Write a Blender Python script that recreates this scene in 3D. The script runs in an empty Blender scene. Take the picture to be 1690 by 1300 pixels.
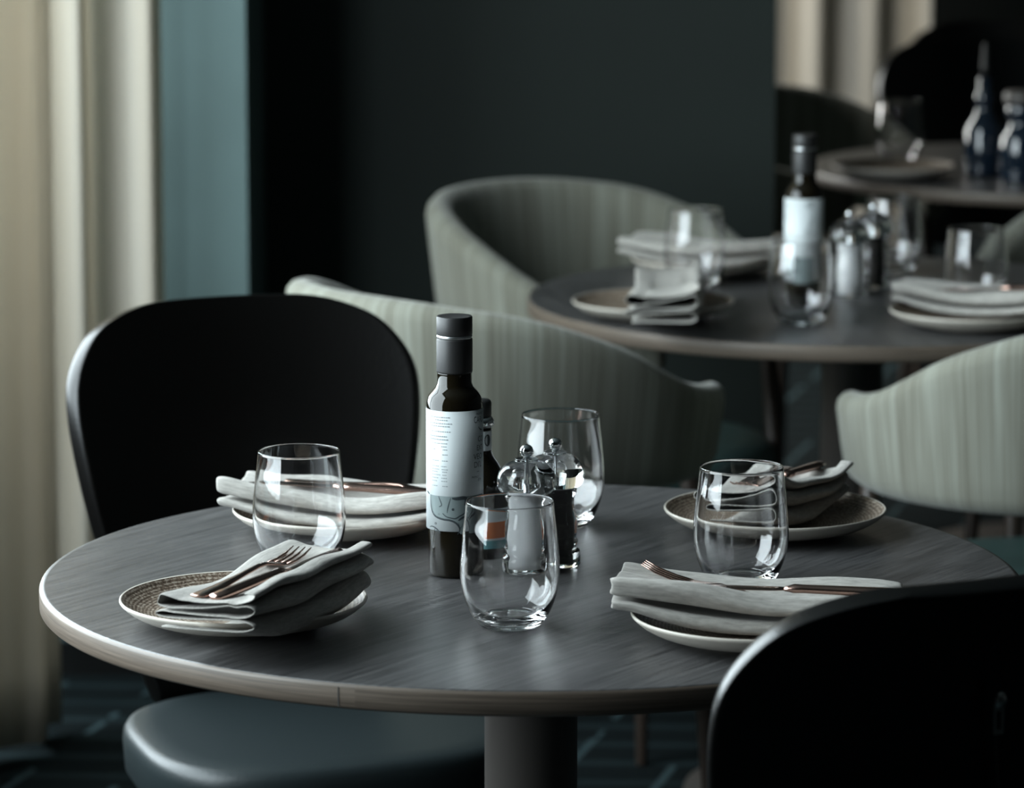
import bpy, bmesh, math, random
from math import sin, cos, pi, radians, sqrt, atan2, asin
from mathutils import Vector, Matrix

S = bpy.context.scene
COL = S.collection
random.seed(7)

# ------------------------------------------------------------------ camera
CAM_Z, PITCH, F_PX = 1.53, 0.16598, 6424.7
cam_d = bpy.data.cameras.new('camera')
cam = bpy.data.objects.new('camera', cam_d)
COL.objects.link(cam)
cam.location = (0, 0, CAM_Z)
cam.rotation_euler = (pi / 2 - PITCH, 0, 0)
cam_d.sensor_width = 36
cam_d.lens = F_PX / 1690 * 36
cam_d.clip_start = 0.05
cam_d.clip_end = 60
cam_d.dof.use_dof = True
cam_d.dof.focus_distance = 3.62
cam_d.dof.aperture_fstop = 6.6
S.camera = cam

def at(px, py, z):
    """point of the plane z=const seen at a photograph pixel"""
    dx, dv = (px - 845) / F_PX, (650 - py) / F_PX
    d = Vector((dx, cos(PITCH) + dv * sin(PITCH), -sin(PITCH) + dv * cos(PITCH)))
    t = (z - CAM_Z) / d.z
    return Vector((d.x * t, d.y * t, z))

# ------------------------------------------------------------------ world, exposure
w = bpy.data.worlds.new('world')
S.world = w
w.use_nodes = True
w.node_tree.nodes['Background'].inputs[0].default_value = (0.55, 0.75, 0.85, 1)
w.node_tree.nodes['Background'].inputs[1].default_value = 0.06
S.view_settings.view_transform = 'Standard'
S.view_settings.look = 'None'
S.view_settings.gamma = 1
S.view_settings.use_curve_mapping = False
S.view_settings.exposure = 0.0
S.cycles.max_bounces = 16
S.cycles.transmission_bounces = 14
S.cycles.transparent_max_bounces = 16
S.cycles.glossy_bounces = 6
S.cycles.diffuse_bounces = 3
S.cycles.sample_clamp_indirect = 20
S.cycles.use_denoising = True

def area_light(name, loc, rot, sx, sy, power, color):
    l = bpy.data.lights.new(name, 'AREA')
    l.shape = 'RECTANGLE'
    l.size, l.size_y, l.energy, l.color = sx, sy, power, color
    o = bpy.data.objects.new(name, l)
    o.location, o.rotation_euler = loc, rot
    COL.objects.link(o)
    return o
WX = -1.32           # window wall inner face
DAY = (0.82, 0.945, 1.0)
# daylight behind the near window, plus an added light for the far curtain (+x)
area_light('daylight_near', (WX - 0.16, 4.35, 1.72), (0, -pi / 2, 0), 1.95, 3.7, 285, DAY)
area_light('added_far_light', (WX - 0.16, 9.3, 1.72), (0, -pi / 2, 0), 1.95, 1.3, 160, (0.95, 0.98, 0.95))

# ------------------------------------------------------------------ node helpers
def new_mat(name):
    m = bpy.data.materials.new(name)
    m.use_nodes = True
    return m, m.node_tree, m.node_tree.nodes['Principled BSDF']

def simple(name, col, rough=.5, metal=0, spec=.5, coat=0, trans=0, ior=1.5):
    m, t, b = new_mat(name)
    b.inputs['Base Color'].default_value = (*col, 1)
    b.inputs['Roughness'].default_value = rough
    b.inputs['Metallic'].default_value = metal
    b.inputs['Specular IOR Level'].default_value = spec
    b.inputs['Coat Weight'].default_value = coat
    b.inputs['Transmission Weight'].default_value = trans
    b.inputs['IOR'].default_value = ior
    return m

def nd(t, typ, **kw):
    n = t.nodes.new(typ)
    for k, v in kw.items():
        if k.startswith('i_'):
            n.inputs[k[2:].replace('_', ' ')].default_value = v
        elif k.startswith('n_'):
            n.inputs[int(k[2:])].default_value = v
        else:
            setattr(n, k, v)
    return n

def ramp(t, stops, src):
    r = t.nodes.new('ShaderNodeValToRGB')
    e = r.color_ramp.elements
    while len(e) < len(stops):
        e.new(.5)
    for i, (p, c) in enumerate(stops):
        e[i].position = p
        e[i].color = (*c, 1)
    t.links.new(src, r.inputs[0])
    return r

def mapping(t, coord, scale=(1, 1, 1), rot=(0, 0, 0)):
    tc = t.nodes.new('ShaderNodeTexCoord')
    mp = t.nodes.new('ShaderNodeMapping')
    mp.inputs['Scale'].default_value = scale
    mp.inputs['Rotation'].default_value = rot
    t.links.new(tc.outputs[coord], mp.inputs[0])
    return mp.outputs[0]

def mapping2(t, rot, scale):
    tc = t.nodes.new('ShaderNodeTexCoord')
    a = t.nodes.new('ShaderNodeMapping'); a.inputs['Rotation'].default_value = (0, 0, rot)
    c = t.nodes.new('ShaderNodeMapping'); c.inputs['Scale'].default_value = scale
    t.links.new(tc.outputs['Object'], a.inputs[0]); t.links.new(a.outputs[0], c.inputs[0])
    return c.outputs[0]

def bump(t, b, height, strength, dist):
    bp = t.nodes.new('ShaderNodeBump')
    bp.inputs['Strength'].default_value = strength
    bp.inputs['Distance'].default_value = dist
    t.links.new(height, bp.inputs['Height'])
    t.links.new(bp.outputs[0], b.inputs['Normal'])

# ------------------------------------------------------------------ materials
def m_wood_top(name='table_veneer', gain=1.0):
    m, t, b = new_mat(name)
    v = mapping2(t, radians(35), (95, 5, 60))
    n = nd(t, 'ShaderNodeTexNoise', i_Scale=1.6, i_Detail=8, i_Roughness=.65)
    t.links.new(v, n.inputs['Vector'])
    r = ramp(t, [(.33, (.022 * gain, .022 * gain, .023 * gain)), (.70, (.092 * gain, .090 * gain, .090 * gain))], n.outputs[0])
    t.links.new(r.outputs[0], b.inputs['Base Color'])
    b.inputs['Roughness'].default_value = .38
    b.inputs['Specular IOR Level'].default_value = .75
    v2 = mapping2(t, radians(35), (520, 26, 100))
    n2 = nd(t, 'ShaderNodeTexNoise', i_Scale=1, i_Detail=4)
    t.links.new(v2, n2.inputs['Vector'])
    bump(t, b, n2.outputs[0], .35, .0006)
    return m

def m_wood_edge():
    m, t, b = new_mat('table_edge_band')
    v = mapping(t, 'UV', (5, 260, 1))
    n = nd(t, 'ShaderNodeTexNoise', i_Scale=1.6, i_Detail=6, i_Roughness=.6)
    t.links.new(v, n.inputs['Vector'])
    r = ramp(t, [(.3, (.07, .055, .043)), (.7, (.17, .135, .105))], n.outputs[0])
    t.links.new(r.outputs[0], b.inputs['Base Color'])
    b.inputs['Roughness'].default_value = .45
    return m

def m_linen(name, c0, c1):
    m, t, b = new_mat(name)
    tc = t.nodes.new('ShaderNodeTexCoord')
    sep = t.nodes.new('ShaderNodeSeparateXYZ')
    t.links.new(tc.outputs['UV'], sep.inputs[0])
    outs = []
    for k in (0, 1):
        mu = nd(t, 'ShaderNodeMath', operation='MULTIPLY', n_1=2 * pi / .0014)
        t.links.new(sep.outputs[k], mu.inputs[0])
        si = nd(t, 'ShaderNodeMath', operation='SINE')
        t.links.new(mu.outputs[0], si.inputs[0])
        outs.append(si.outputs[0])
    pr = nd(t, 'ShaderNodeMath', operation='MULTIPLY')
    t.links.new(outs[0], pr.inputs[0]); t.links.new(outs[1], pr.inputs[1])
    n = nd(t, 'ShaderNodeTexNoise', i_Scale=1, i_Detail=5, i_Roughness=.7)
    mp = nd(t, 'ShaderNodeMapping')
    mp.inputs['Scale'].default_value = (70, 400, 1)
    t.links.new(tc.outputs['UV'], mp.inputs[0]); t.links.new(mp.outputs[0], n.inputs['Vector'])
    ad = nd(t, 'ShaderNodeMath', operation='MULTIPLY_ADD', n_1=.24, n_2=0)
    t.links.new(pr.outputs[0], ad.inputs[0]); t.links.new(n.outputs[0], ad.inputs[2])
    r = ramp(t, [(.25, c0), (.75, c1)], ad.outputs[0])
    t.links.new(r.outputs[0], b.inputs['Base Color'])
    b.inputs['Roughness'].default_value = .9
    b.inputs['Specular IOR Level'].default_value = .15
    b.inputs['Sheen Weight'].default_value = .15
    bump(t, b, ad.outputs[0], .9, .0009)
    return m

def m_plate():
    m, t, b = new_mat('speckled_stoneware')
    tc = t.nodes.new('ShaderNodeTexCoord')
    ln = nd(t, 'ShaderNodeVectorMath', operation='LENGTH')
    sp = t.nodes.new('ShaderNodeSeparateXYZ'); cb = t.nodes.new('ShaderNodeCombineXYZ')
    t.links.new(tc.outputs['Object'], sp.inputs[0])
    t.links.new(sp.outputs[0], cb.inputs[0]); t.links.new(sp.outputs[1], cb.inputs[1])
    t.links.new(cb.outputs[0], ln.inputs[0])
    nz = nd(t, 'ShaderNodeTexNoise', i_Scale=60, i_Detail=3)
    t.links.new(tc.outputs['Object'], nz.inputs['Vector'])
    a = nd(t, 'ShaderNodeMath', operation='MULTIPLY_ADD', n_1=.0012)
    t.links.new(nz.outputs[0], a.inputs[0]); t.links.new(ln.outputs['Value'], a.inputs[2])
    mu = nd(t, 'ShaderNodeMath', operation='MULTIPLY', n_1=2 * pi / .0032)
    t.links.new(a.outputs[0], mu.inputs[0])
    si = nd(t, 'ShaderNodeMath', operation='SINE')
    t.links.new(mu.outputs[0], si.inputs[0])
    n2 = nd(t, 'ShaderNodeTexNoise', i_Scale=320, i_Detail=3, i_Roughness=.7)
    t.links.new(tc.outputs['Object'], n2.inputs['Vector'])
    ad = nd(t, 'ShaderNodeMath', operation='MULTIPLY_ADD', n_1=.085)
    t.links.new(si.outputs[0], ad.inputs[0]); t.links.new(n2.outputs[0], ad.inputs[2])
    r = ramp(t, [(.36, (.07, .045, .03)), (.52, (.20, .15, .11)), (.68, (.46, .40, .33))], ad.outputs[0])
    t.links.new(r.outputs[0], b.inputs['Base Color'])
    b.inputs['Roughness'].default_value = .42
    bump(t, b, ad.outputs[0], .5, .0012)
    return m

def m_tub_fabric():
    m, t, b = new_mat('striped_wool')
    v = mapping(t, 'UV', (26, .8, 1))
    n = nd(t, 'ShaderNodeTexNoise', i_Scale=1.5, i_Detail=4, i_Roughness=.6)
    t.links.new(v, n.inputs['Vector'])
    v2 = mapping(t, 'UV', (170, 1.6, 1))
    n2 = nd(t, 'ShaderNodeTexNoise', i_Scale=1.5, i_Detail=3)
    t.links.new(v2, n2.inputs['Vector'])
    ad = nd(t, 'ShaderNodeMath', operation='MULTIPLY_ADD', n_1=.5)
    mm = nd(t, 'ShaderNodeMath', operation='MULTIPLY', n_1=.5)
    t.links.new(n2.outputs[0], mm.inputs[0])
    t.links.new(n.outputs[0], ad.inputs[0]); t.links.new(mm.outputs[0], ad.inputs[2])
    r = ramp(t, [(.36, (.125, .120, .094)), (.5, (.180, .180, .146)), (.64, (.245, .255, .215))], ad.outputs[0])
    t.links.new(r.outputs[0], b.inputs['Base Color'])
    b.inputs['Roughness'].default_value = .95
    b.inputs['Specular IOR Level'].default_value = .15
    b.inputs['Sheen Weight'].default_value = .25
    v3 = mapping(t, 'UV', (900, 900, 1))
    n3 = nd(t, 'ShaderNodeTexNoise', i_Scale=1, i_Detail=2)
    t.links.new(v3, n3.inputs['Vector'])
    bump(t, b, n3.outputs[0], .3, .001)
    return m

def m_curtain(name, c0, c1):
    m, t, b = new_mat(name)
    v = mapping(t, 'UV', (7, .15, 1))
    n = nd(t, 'ShaderNodeTexNoise', i_Scale=1.2, i_Detail=3)
    t.links.new(v, n.inputs['Vector'])
    r = ramp(t, [(.3, c0), (.7, c1)], n.outputs[0])
    t.links.new(r.outputs[0], b.inputs['Base Color'])
    b.inputs['Roughness'].default_value = .9
    b.inputs['Specular IOR Level'].default_value = .1
    v3 = mapping(t, 'UV', (500, 260, 1))
    n3 = nd(t, 'ShaderNodeTexNoise', i_Scale=1, i_Detail=3)
    t.links.new(v3, n3.inputs['Vector'])
    bump(t, b, n3.outputs[0], .35, .002)
    tr = nd(t, 'ShaderNodeBsdfTranslucent')
    t.links.new(r.outputs[0], tr.inputs[0])
    mx = nd(t, 'ShaderNodeMixShader'); mx.inputs[0].default_value = .4
    out = t.nodes['Material Output']
    t.links.new(b.outputs[0], mx.inputs[1]); t.links.new(tr.outputs[0], mx.inputs[2])
    t.links.new(mx.outputs[0], out.inputs[0])
    return m

def m_paint(name, c, var=.12, rough=.75):
    m, t, b = new_mat(name)
    v = mapping(t, 'Object', (2, 2, 2))
    n = nd(t, 'ShaderNodeTexNoise', i_Scale=1.5, i_Detail=4)
    t.links.new(v, n.inputs['Vector'])
    r = ramp(t, [(.3, tuple(x * (1 - var) for x in c)), (.7, tuple(x * (1 + var) for x in c))], n.outputs[0])
    t.links.new(r.outputs[0], b.inputs['Base Color'])
    b.inputs['Roughness'].default_value = rough
    v3 = mapping(t, 'Object', (160, 160, 160))
    n3 = nd(t, 'ShaderNodeTexNoise', i_Scale=1, i_Detail=2)
    t.links.new(v3, n3.inputs['Vector'])
    bump(t, b, n3.outputs[0], .15, .001)
    return m

def m_carpet():
    """dark carpet: broken pale diagonal lines over faint cross lines"""
    m, t, b = new_mat('patterned_carpet')
    tc = t.nodes.new('ShaderNodeTexCoord')
    sp = t.nodes.new('ShaderNodeSeparateXYZ')
    t.links.new(tc.outputs['Object'], sp.inputs[0])
    def stripes(a, c, period, width, off=0):
        x = nd(t, 'ShaderNodeMath', operation='MULTIPLY', n_1=a); t.links.new(sp.outputs[0], x.inputs[0])
        y = nd(t, 'ShaderNodeMath', operation='MULTIPLY_ADD', n_1=c); t.links.new(sp.outputs[1], y.inputs[0]); t.links.new(x.outputs[0], y.inputs[2])
        o = nd(t, 'ShaderNodeMath', operation='ADD', n_1=off + 50 * period); t.links.new(y.outputs[0], o.inputs[0])
        md = nd(t, 'ShaderNodeMath', operation='MODULO', n_1=period); t.links.new(o.outputs[0], md.inputs[0])
        lt = nd(t, 'ShaderNodeMath', operation='LESS_THAN', n_1=width); t.links.new(md.outputs[0], lt.inputs[0])
        return lt.outputs[0]
    d1 = stripes(.966, -.257, .155, .012, .0)
    h1 = stripes(.05, 1.0, .113, .030, .03)
    brk = nd(t, 'ShaderNodeTexNoise', i_Scale=5, i_Detail=2); t.links.new(tc.outputs['Object'], brk.inputs['Vector'])
    gt = nd(t, 'ShaderNodeMath', operation='GREATER_THAN', n_1=.47); t.links.new(brk.outputs[0], gt.inputs[0])
    dd = nd(t, 'ShaderNodeMath', operation='MULTIPLY'); t.links.new(d1, dd.inputs[0]); t.links.new(gt.outputs[0], dd.inputs[1])
    hh = nd(t, 'ShaderNodeMath', operation='MULTIPLY', n_1=.22); t.links.new(h1, hh.inputs[0])
    mxm = nd(t, 'ShaderNodeMath', operation='MAXIMUM'); t.links.new(dd.outputs[0], mxm.inputs[0]); t.links.new(hh.outputs[0], mxm.inputs[1])
    r = ramp(t, [(0, (.007, .011, .012)), (1, (.05, .08, .088))], mxm.outputs[0])
    t.links.new(r.outputs[0], b.inputs['Base Color'])
    b.inputs['Roughness'].default_value = .95
    b.inputs['Specular IOR Level'].default_value = .1
    return m

def m_leather(name, c, rough=.36):
    m, t, b = new_mat(name)
    b.inputs['Base Color'].default_value = (*c, 1)
    b.inputs['Roughness'].default_value = rough
    b.inputs['Specular IOR Level'].default_value = .4
    v3 = mapping(t, 'Object', (240, 240, 240))
    n3 = nd(t, 'ShaderNodeTexVoronoi', i_Scale=1)
    t.links.new(v3, n3.inputs['Vector'])
    bump(t, b, n3.outputs[0], .12, .0008)
    return m

def m_sss(m, wgt, sc):
    b = m.node_tree.nodes['Principled BSDF']
    b.inputs['Subsurface Weight'].default_value = wgt
    b.inputs['Subsurface Radius'].default_value = (1, 1, 1)
    b.inputs['Subsurface Scale'].default_value = sc
    return m

M = {
 'top': m_wood_top(), 'edge': m_wood_edge(),
 'post': simple('powder_coated_steel', (.085, .075, .068), .45),
 'linen': m_linen('linen', (.28, .262, .238), (.62, .60, .555)),
 'plate': m_plate(),
 'plate_out': simple('cream_glaze', (.52, .48, .42), .38),
 'fabric': m_tub_fabric(),
 'leather': m_leather('black_leather', (.0020, .0018, .0016), .29),
 'seat_leather': m_leather('slate_leather', (.014, .020, .0215), .40),
 'teal_leather': m_leather('teal_leather', (.075, .135, .130), .5),
 'leg': simple('dark_stained_wood', (.045, .032, .025), .4),
 'copper': simple('copper_finish', (.46, .30, .25), .2, 1),
 'chrome': simple('chrome', (.75, .77, .78), .06, 1),
 'zip': simple('zip_metal', (.45, .45, .43), .3, 1),
 'seam': simple('seam_thread', (.035, .033, .03), .6),
 'glass': simple('clear_glass', (1, 1, 1), 0, 0, .5, 0, 1, 1.48),
 'acrylic': simple('clear_acrylic', (.98, 1, 1), 0, 0, .5, 0, 1, 1.47),
 'salt': m_sss(simple('salt', (.95, .95, .95), .8), .7, .012),
 'pepper': simple('peppercorns', (.018, .014, .012), .6),
 'bottle': simple('dark_olive_glass', (.007, .0055, .003), .04, 0, .38, 0),
 'bottle_blue': simple('dark_blue_glass', (.008, .016, .028), .05, 0, .7, .5),
 'cap': simple('matte_black_foil', (.016, .016, .016), .48),
 'ring': simple('silver_foil', (.62, .64, .65), .3, 1),
 'paper': simple('label_paper', (.56, .60, .605), .6),
 'ink': simple('label_ink', (.025, .035, .04), .7),
 'ink_pale': simple('pale_ink', (.24, .27, .28), .7),
 'ink_wash': simple('ink_wash', (.17, .21, .21), .7),
 'orange': simple('orange_print', (.55, .16, .05), .6),
 'teal_print': simple('teal_print', (.12, .30, .32), .6),
 'wall_dark': m_paint('dark_green_paint', (.0085, .0150, .0120)),
 'wall_teal': m_paint('teal_paint', (.118, .178, .176)),
 'ceiling': m_paint('ceiling_paint', (.04, .05, .05)),
 'wall_black': m_paint('black_green_paint', (.010, .014, .013)),
 'base': simple('dark_baseboard', (.006, .007, .007), .5),
 'carpet': m_carpet(),
 'curtain': m_curtain('cream_curtain', (.70, .62, .50), (.84, .81, .75)),
 'frame': simple('window_frame_paint', (.05, .06, .06), .5),
}

# ------------------------------------------------------------------ mesh helpers
def mk(name, verts, faces, mats, parent=None, smooth=True, uvs=None, midx=None, loc=None):
    me = bpy.data.meshes.new(name)
    me.from_pydata([tuple(v) for v in verts], [], faces)
    if not isinstance(mats, (list, tuple)):
        mats = [mats]
    for m in mats:
        me.materials.append(m)
    if smooth:
        me.polygons.foreach_set('use_smooth', [True] * len(me.polygons))
    if midx:
        me.polygons.foreach_set('material_index', midx)
    if uvs:
        ul = me.uv_layers.new(name='UVMap')
        for p in me.polygons:
            for li, vi in zip(p.loop_indices, p.vertices):
                ul.data[li].uv = uvs[vi]
    me.update()
    o = bpy.data.objects.new(name, me)
    COL.objects.link(o)
    if parent:
        o.parent = parent
    if loc is not None:
        o.location = loc
    return o

def fix_normals(o):
    bm = bmesh.new(); bm.from_mesh(o.data)
    bmesh.ops.recalc_face_normals(bm, faces=bm.faces)
    bm.to_mesh(o.data); bm.free()
    return o

def lathe(name, prof, mats, parent=None, n=64, closed=False, midx_fn=None, loc=None):
    """prof: (r,z) list; r==0 gives a pole; closed joins the last ring to the first"""
    V, Fc, rings, mi = [], [], [], []
    for r, z in prof:
        if r < 1e-7:
            rings.append([len(V)]); V.append((0, 0, z))
        else:
            rings.append(list(range(len(V), len(V) + n)))
            V += [(r * cos(2 * pi * k / n), r * sin(2 * pi * k / n), z) for k in range(n)]
    seq = list(range(len(rings))) + ([0] if closed else [])
    for q in range(len(seq) - 1):
        a, b = rings[seq[q]], rings[seq[q + 1]]
        for k in range(n):
            k2 = (k + 1) % n
            if len(a) == 1 and len(b) == 1:
                break
            if len(a) == 1:
                Fc.append((a[0], b[k2], b[k]))
            elif len(b) == 1:
                Fc.append((a[k], a[k2], b[0]))
            else:
                Fc.append((a[k], a[k2], b[k2], b[k]))
            mi.append(midx_fn(q) if midx_fn else 0)
    o = mk(name, V, Fc, mats, parent, True, None, mi if midx_fn else None, loc)
    return fix_normals(o)

def spline(pts, n):
    """Catmull-Rom through pts (tuples), n samples per span"""
    out = []
    P = [pts[0]] + list(pts) + [pts[-1]]
    for i in range(1, len(P) - 2):
        p0, p1, p2, p3 = P[i - 1], P[i], P[i + 1], P[i + 2]
        for k in range(n):
            u = k / n
            out.append(tuple(.5 * (2 * b + (c - a) * u + (2 * a - 5 * b + 4 * c - d) * u * u + (3 * b - a - 3 * c + d) * u ** 3)
                             for a, b, c, d in zip(p0, p1, p2, p3)))
    out.append(tuple(pts[-1]))
    return out

def grid(name, fn, nu, nv, mats, parent=None, cu=False, cap=False, uvfn=None, smooth=True):
    """fn(i,j)->xyz for i in 0..nu-1, j in 0..nv-1; cu closes i around; cap closes both j ends"""
    V, Fc, uv = [], [], []
    for j in range(nv):
        for i in range(nu):
            V.append(fn(i, j)); uv.append(uvfn(i, j) if uvfn else (0, 0))
    for j in range(nv - 1):
        for i in range(nu if cu else nu - 1):
            i2 = (i + 1) % nu
            Fc.append((j * nu + i, j * nu + i2, (j + 1) * nu + i2, (j + 1) * nu + i))
    if cap:
        Fc.append(tuple(range(nu))); Fc.append(tuple(range((nv - 1) * nu, nv * nu)))
    o = mk(name, V, Fc, mats, parent, smooth, uv if uvfn else None)
    return fix_normals(o) if cap or cu else o

def ring_path(name, pts, section, mat, parent=None):
    """sweep closed section [(a,b)] fn per station: pts = (pos, side, up, scale_a, scale_b)"""
    n = len(section)
    def fn(i, j):
        p, s, u, sa, sb = pts[j]
        a, b = section[i]
        return tuple(Vector(p) + Vector(s) * a * sa + Vector(u) * b * sb)
    return grid(name, fn, n, len(pts), mat, parent, cu=True, cap=True)

CIRC = [(cos(2 * pi * k / 12), sin(2 * pi * k / 12)) for k in range(12)]

def bar(name, a, b, ra, rb, mat, parent=None, n=16, rounded=False):
    """tapered round post between two points"""
    a, b = Vector(a), Vector(b)
    d = (b - a).normalized()
    s = d.cross(Vector((0, 1, 0) if abs(d.y) < .9 else (1, 0, 0))).normalized()
    u = d.cross(s)
    L = (b - a).length
    st = [(a, ra * .8), (a + d * .003, ra), (b - d * .003, rb), (b, rb * .8)]
    C = [(cos(2 * pi * k / n), sin(2 * pi * k / n)) for k in range(n)]
    return ring_path(name, [(p, s, u, r, r) for p, r in st], C, mat, parent)

def box(name, lo, hi, mat, parent=None, kind=None, bevel=0):
    x0, y0, z0 = lo; x1, y1, z1 = hi
    V = [(x0, y0, z0), (x1, y0, z0), (x1, y1, z0), (x0, y1, z0), (x0, y0, z1), (x1, y0, z1), (x1, y1, z1), (x0, y1, z1)]
    Fc = [(0, 3, 2, 1), (4, 5, 6, 7), (0, 1, 5, 4), (1, 2, 6, 5), (2, 3, 7, 6), (3, 0, 4, 7)]
    o = mk(name, V, Fc, mat, parent, False)
    if kind:
        o['kind'] = kind
    if bevel:
        bv = o.modifiers.new('b', 'BEVEL'); bv.width = bevel; bv.segments = 2
    return o

def tag(o, label, cat, group=None):
    o['label'] = label; o['category'] = cat
    if group:
        o['group'] = group
    return o

def thing(name, loc, rz=0, label='', cat='', group=None):
    o = bpy.data.objects.new(name, None)
    COL.objects.link(o)
    o.empty_display_size = .05
    o.location = loc; o.rotation_euler = (0, 0, rz)
    return tag(o, label, cat, group)

KIDS = {}
def kids(o):
    return [c for c in bpy.data.objects if c.parent == o]

def dup(root, loc, rz, label, group=None):
    def rec(o, parent):
        c = o.copy(); COL.objects.link(c)
        if parent:
            c.parent = parent
        for ch in kids(o):
            rec(ch, c)
        return c
    r = rec(root, None)
    r.location = loc; r.rotation_euler = (r.rotation_euler[0], r.rotation_euler[1], rz)
    r['label'] = label
    if group:
        r['group'] = group
    return r

# ------------------------------------------------------------------ room
H = 2.8
X0, X1, Y0, Y1 = WX, 4.2, -1.6, 10.4
box('floor', (X0 - .3, Y0 - .2, -.1), (X1 + .2, Y1 + .2, 0), M['carpet'], kind='structure')
box('ceiling', (X0 - .3, Y0 - .2, H), (X1 + .2, Y1 + .2, H + .1), M['ceiling'], kind='structure')
box('wall_right', (X1, Y0, 0), (X1 + .15, Y1, H), M['wall_black'], kind='structure')
box('wall_front', (X0, Y0 - .15, 0), (X1, Y0, H), M['wall_black'], kind='structure')
box('wall_back', (X0, Y1, 0), (X1, Y1 + .15, H), M['wall_black'], kind='structure')
# window wall: the near window and an added far opening
def wall_left():
    V, Fc = [], []
    def bx(lo, hi):
        k = len(V)
        x0, y0, z0 = lo; x1, y1, z1 = hi
        V.extend([(x0, y0, z0), (x1, y0, z0), (x1, y1, z0), (x0, y1, z0), (x0, y0, z1), (x1, y0, z1), (x1, y1, z1), (x0, y1, z1)])
        Fc.extend([tuple(k + q for q in f) for f in ((0, 3, 2, 1), (4, 5, 6, 7), (0, 1, 5, 4), (1, 2, 6, 5), (2, 3, 7, 6), (3, 0, 4, 7))])
    xa, xb = X0 - .14, X0
    for y0, y1 in ((Y0, WIN[0][0]), (WIN[0][1], WIN[1][0]), (WIN[1][1], Y1)):
        bx((xa, y0, 0), (xb, y1, H))
    for y0, y1 in WIN:
        bx((xa, y0, 0), (xb, y1, .72)); bx((xa, y0, 2.72), (xb, y1, H))
    o = mk('wall_left', V, Fc, M['wall_dark'], None, False); o['kind'] = 'structure'
WIN = [(2.5, 6.25), (8.6, 10.0)]  # far opening is added, set close to the far curtain to light it
wall_left()
def m_pane():
    m, t, b = new_mat('window_pane')
    t.nodes.remove(b)
    tr = nd(t, 'ShaderNodeBsdfTransparent'); gl = nd(t, 'ShaderNodeBsdfGlossy'); gl.inputs['Roughness'].default_value = 0
    mx = nd(t, 'ShaderNodeMixShader'); mx.inputs[0].default_value = .06
    t.links.new(tr.outputs[0], mx.inputs[1]); t.links.new(gl.outputs[0], mx.inputs[2])
    t.links.new(mx.outputs[0], t.nodes['Material Output'].inputs[0])
    return m
M['pane'] = m_pane()
for k, (y0, y1) in enumerate(WIN):
    V, Fc = [], []
    def bx(lo, hi):
        q = len(V)
        a0, b0, c0 = lo; a1, b1, c1 = hi
        V.extend([(a0, b0, c0), (a1, b0, c0), (a1, b1, c0), (a0, b1, c0), (a0, b0, c1), (a1, b0, c1), (a1, b1, c1), (a0, b1, c1)])
        Fc.extend([tuple(q + e for e in f) for f in ((0, 3, 2, 1), (4, 5, 6, 7), (0, 1, 5, 4), (1, 2, 6, 5), (2, 3, 7, 6), (3, 0, 4, 7))])
    xa, xb = X0 - .10, X0 - .04
    ym = (y0 + y1) / 2
    bx((xa, y0, .72), (xb, y0 + .06, 2.72)); bx((xa, y1 - .06, .72), (xb, y1, 2.72))
    bx((xa, y0 + .06, .72), (xb, y1 - .06, .78)); bx((xa, y0 + .06, 2.66), (xb, y1 - .06, 2.72))
    bx((xa, ym - .03, .78), (xb, ym + .03, 2.66))
    o = mk('window_%d' % (k + 1), V, Fc, M['frame'], None, False); o['kind'] = 'structure'  # the second frame and pane only fill the added far opening
    p = box('window_pane', (X0 - .072, y0 + .05, .77), (X0 - .068, y1 - .05, 2.67), M['pane'], o)

# teal pier at the end of the window wall and the dark partition behind the tables
PY = 6.32
pier = box('wall_pier', (X0, PY, 0), (-.432, 6.98, H), M['wall_teal'], kind='structure')
part = box('wall_partition', (-.432, 6.78, 0), (.459, 6.98, H), M['wall_dark'], kind='structure')
box('baseboard_pier', (X0, PY - .012, 0), (-.432, PY, .055), M['base'], kind='structure')
box('baseboard_partition', (-.432, 6.768, 0), (.459, 6.78, .055), M['base'], kind='structure')

# ------------------------------------------------------------------ curtains
def curtain(name, path, depth_fn, z0, z1, label, group=None):
    """path: plan polyline, depth_fn(s)->fold offset; hanging cloth with real thickness"""
    P = [Vector(p) for p in spline(path, 14)]
    cum = [0]
    for a, b in zip(P, P[1:]):
        cum.append(cum[-1] + (b - a).length)
    L = cum[-1]; N = 260; NV = 26
    def pos(s):
        for k in range(len(P) - 1):
            if cum[k + 1] >= s or k == len(P) - 2:
                u = (s - cum[k]) / (cum[k + 1] - cum[k])
                p = P[k].lerp(P[k + 1], u); d = (P[k + 1] - P[k]).normalized()
                return p, Vector((-d.y, d.x))
    def fn(i, j):
        s = L * i / (N - 1); v = j / (NV - 1)
        p, nrm = pos(s)
        q = p + nrm * (depth_fn(s) * (1 - .12 * v) + .004 * sin(s * 37 + v * 5) * (1 - v))
        return (q.x, q.y, z0 + (z1 - z0) * v)
    o = grid(name, fn, N, NV, M['curtain'], None, uvfn=lambda i, j: (L * i / (N - 1) * 1.6, (z1 - z0) * j / (NV - 1)))
    so = o.modifiers.new('s', 'SOLIDIFY'); so.thickness = .003
    return tag(o, label, 'curtain', group)

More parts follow.
